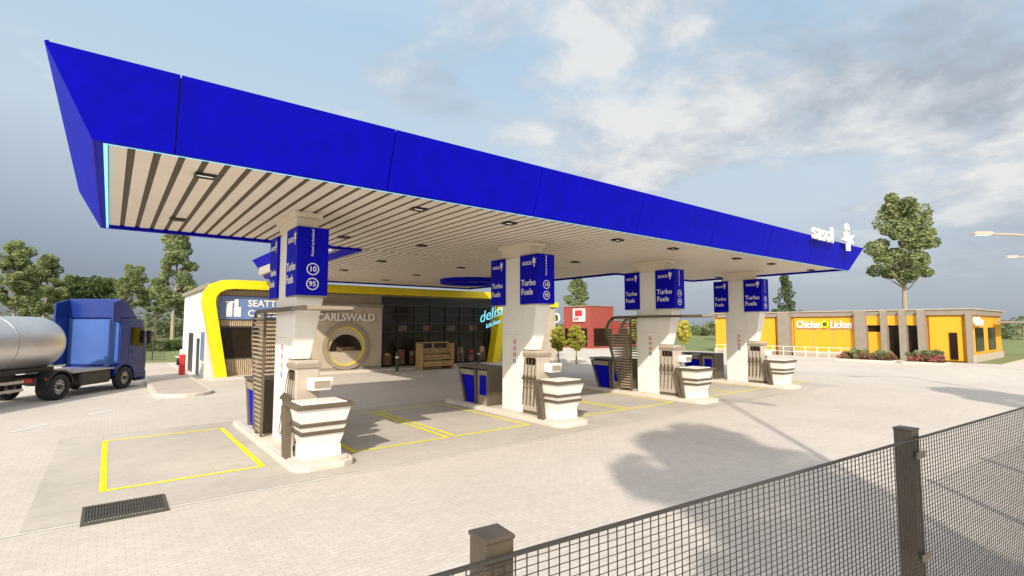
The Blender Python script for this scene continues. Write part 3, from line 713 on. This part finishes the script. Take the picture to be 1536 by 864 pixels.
def lampp(x,y,H,az,arm=2.6,name='street_lamp'):
    g=G(name,(x,y,0),az,local=True)
    g.add('pole',MB().cyl((0,0,-.02),.11,H,'z',14,.06),'lampm'); g.add('base',MB().cyl((0,0,-.02),.2,.35,'z',14),'lampm')
    g.tube('arm',[(0,0,H-.25),(arm*.5,0,H-.05),(arm,0,H)],.045,'lampm')
    g.add('head',MB().frus((arm-.1,arm+.75,-.16,.16),H-.03,(arm,arm+.65,-.1,.1),H+.09),'lampm',.02); g.add('lens',MB().box(arm,arm+.6,-.12,.12,H-.045,H-.032),'lamp')
def DL(D,L): return (.617*D+.787*L,.787*D-.617*L)
azl=math.atan2(.617,-.787)
x,y=DL(20,21.4); lampp(x,y,6.6,azl,2.5)
x,y=DL(32,33.8); lampp(x,y,7.3,azl,2.0)
lampp(6.3,-1.1,11.5,R(-90),1.4)

# ---------------------------------------------------------------- camera, sun, sky
cam=bpy.data.cameras.new('camera'); co=bpy.data.objects.new('camera',cam); S.collection.objects.link(co)
co.location=(0,0,3); co.rotation_euler=(R(90+4.17),0,R(-38.1)); cam.lens=17.98; cam.sensor_width=36; cam.clip_end=6000; cam.clip_start=.05; S.camera=co
el=R(32)
sd=Vector((.734*math.cos(el),.679*math.cos(el),-math.sin(el)))
sl=bpy.data.lights.new('sun','SUN'); sl.energy=4.8; sl.angle=R(1.0); sl.color=(1,.91,.77)
so=bpy.data.objects.new('sun',sl); S.collection.objects.link(so); so.rotation_euler=sd.to_track_quat('-Z','Y').to_euler(); so.location=(-20,-20,30)
w=bpy.data.worlds.new('World'); S.world=w; w.use_nodes=True; nt=w.node_tree; nd=nt.nodes; lk=nt.links
bg=nd['Background']; bg.inputs['Strength'].default_value=.13
sky=nd.new('ShaderNodeTexSky'); sky.sky_type='NISHITA'; sky.sun_disc=False; sky.sun_elevation=el; sky.sun_rotation=math.atan2(-.734,-.679)%(2*math.pi); sky.dust_density=1.5
tc=nd.new('ShaderNodeTexCoord'); sep=nd.new('ShaderNodeSeparateXYZ'); lk.new(tc.outputs['Generated'],sep.inputs[0])
def ma(op,a,b=None,clamp=False):
    n=nd.new('ShaderNodeMath'); n.operation=op; n.use_clamp=clamp
    for i,q in enumerate((a,b)):
        if q is None: continue
        if isinstance(q,(int,float)): n.inputs[i].default_value=q
        else: lk.new(q,n.inputs[i])
    return n.outputs[0]
zc=ma('ADD',ma('MAXIMUM',sep.outputs['Z'],0),.20)
cx=ma('DIVIDE',sep.outputs['X'],zc); cy=ma('DIVIDE',sep.outputs['Y'],zc)
cmb=nd.new('ShaderNodeCombineXYZ'); lk.new(cx,cmb.inputs[0]); lk.new(cy,cmb.inputs[1])
def nz(scale,det,off,rough=.6):
    mp=nd.new('ShaderNodeMapping'); mp.inputs['Location'].default_value=(off,off*.7,0); lk.new(cmb.outputs[0],mp.inputs['Vector'])
    n=nd.new('ShaderNodeTexNoise'); n.inputs['Scale'].default_value=scale; n.inputs['Detail'].default_value=det; n.inputs['Roughness'].default_value=rough; n.inputs['Distortion'].default_value=.2
    lk.new(mp.outputs[0],n.inputs['Vector']); return n.outputs['Fac']
right=ma('ADD',ma('MULTIPLY',sep.outputs['X'],.787),ma('MULTIPLY',sep.outputs['Y'],-.617))
sund=ma('ADD',ma('MULTIPLY',sep.outputs['X'],-.734),ma('MULTIPLY',sep.outputs['Y'],-.679))
def ramp(fac,stops):
    r=nd.new('ShaderNodeValToRGB'); e=r.color_ramp.elements
    while len(e)<len(stops): e.new(.5)
    for q,(p,c) in zip(e,stops): q.position=p; q.color=(*c,1)
    lk.new(fac,r.inputs['Fac']); return r.outputs['Color']
def mix(fac,a,b,mode='MIX'):
    n=nd.new('ShaderNodeMix'); n.data_type='RGBA'; n.blend_type=mode
    if isinstance(fac,(int,float)): n.inputs[0].default_value=fac
    else: lk.new(fac,n.inputs[0])
    for i,q in ((6,a),(7,b)):
        if isinstance(q,tuple): n.inputs[i].default_value=(*q,1)
        else: lk.new(q,n.inputs[i])
    return n.outputs[2]
gradL=ramp(sep.outputs['Z'],[(0,(.23,.26,.32)),(.08,(.24,.28,.36)),(.2,(.44,.51,.60)),(.32,(.60,.71,.81)),(.5,(.52,.70,.86)),(.8,(.80,.90,1.0))])  # top stop of both gradients brightened above the view to raise ambient light
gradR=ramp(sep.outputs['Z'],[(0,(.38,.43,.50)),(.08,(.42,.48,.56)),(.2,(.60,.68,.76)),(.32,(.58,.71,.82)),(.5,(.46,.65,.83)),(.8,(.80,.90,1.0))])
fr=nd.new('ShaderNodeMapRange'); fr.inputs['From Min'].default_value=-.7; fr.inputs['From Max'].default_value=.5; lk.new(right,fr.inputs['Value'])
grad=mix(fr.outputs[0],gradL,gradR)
# bright warm haze added to the unseen sun side of the sky as ambient fill
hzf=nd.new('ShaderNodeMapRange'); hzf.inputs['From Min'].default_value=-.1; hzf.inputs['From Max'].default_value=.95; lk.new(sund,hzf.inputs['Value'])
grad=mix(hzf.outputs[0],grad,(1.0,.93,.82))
def scale10(c,k=7.7):
    n=nd.new('ShaderNodeVectorMath'); n.operation='SCALE'; n.inputs['Scale'].default_value=k; lk.new(c,n.inputs[0]); return n.outputs[0]
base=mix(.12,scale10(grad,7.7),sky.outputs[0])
hs=nd.new('ShaderNodeMapRange'); hs.inputs['From Min'].default_value=0; hs.inputs['From Max'].default_value=.95; hs.inputs['To Min'].default_value=1; hs.inputs['To Max'].default_value=2.5; lk.new(sund,hs.inputs['Value'])  # boosts the sky behind the camera further, added to lift the ambient light
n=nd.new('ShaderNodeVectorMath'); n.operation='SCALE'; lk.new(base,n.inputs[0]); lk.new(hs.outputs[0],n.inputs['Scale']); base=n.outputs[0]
n1=nz(.75,9,3.1); n2=nz(2.2,8,7.7); n3=nz(1.6,10,21.3,.64)
cov=ma('ADD',n1,ma('MULTIPLY',right,.16)); cov=ma('ADD',cov,ma('MULTIPLY',ma('SUBTRACT',n2,.5),.5)); cov=ma('ADD',cov,ma('MULTIPLY',ma('SUBTRACT',n3,.5),.5))
mask=ramp(cov,[(.48,(0,0,0)),(.63,(1,1,1))])
shade=ramp(n3,[(.40,(.40,.44,.50)),(.50,(.62,.65,.69)),(.58,(.86,.85,.83))])
cloud=scale10(shade)
m8=nd.new('ShaderNodeRGBToBW'); lk.new(mask,m8.inputs[0])
hz=ramp(sep.outputs['Z'],[(.05,(0,0,0)),(.20,(1,1,1))]); hb=nd.new('ShaderNodeRGBToBW'); lk.new(hz,hb.inputs[0])
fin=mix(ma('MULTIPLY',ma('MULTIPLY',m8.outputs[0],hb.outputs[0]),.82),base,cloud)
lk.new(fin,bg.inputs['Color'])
S.view_settings.view_transform='Standard'; S.view_settings.look='None'; S.view_settings.exposure=0
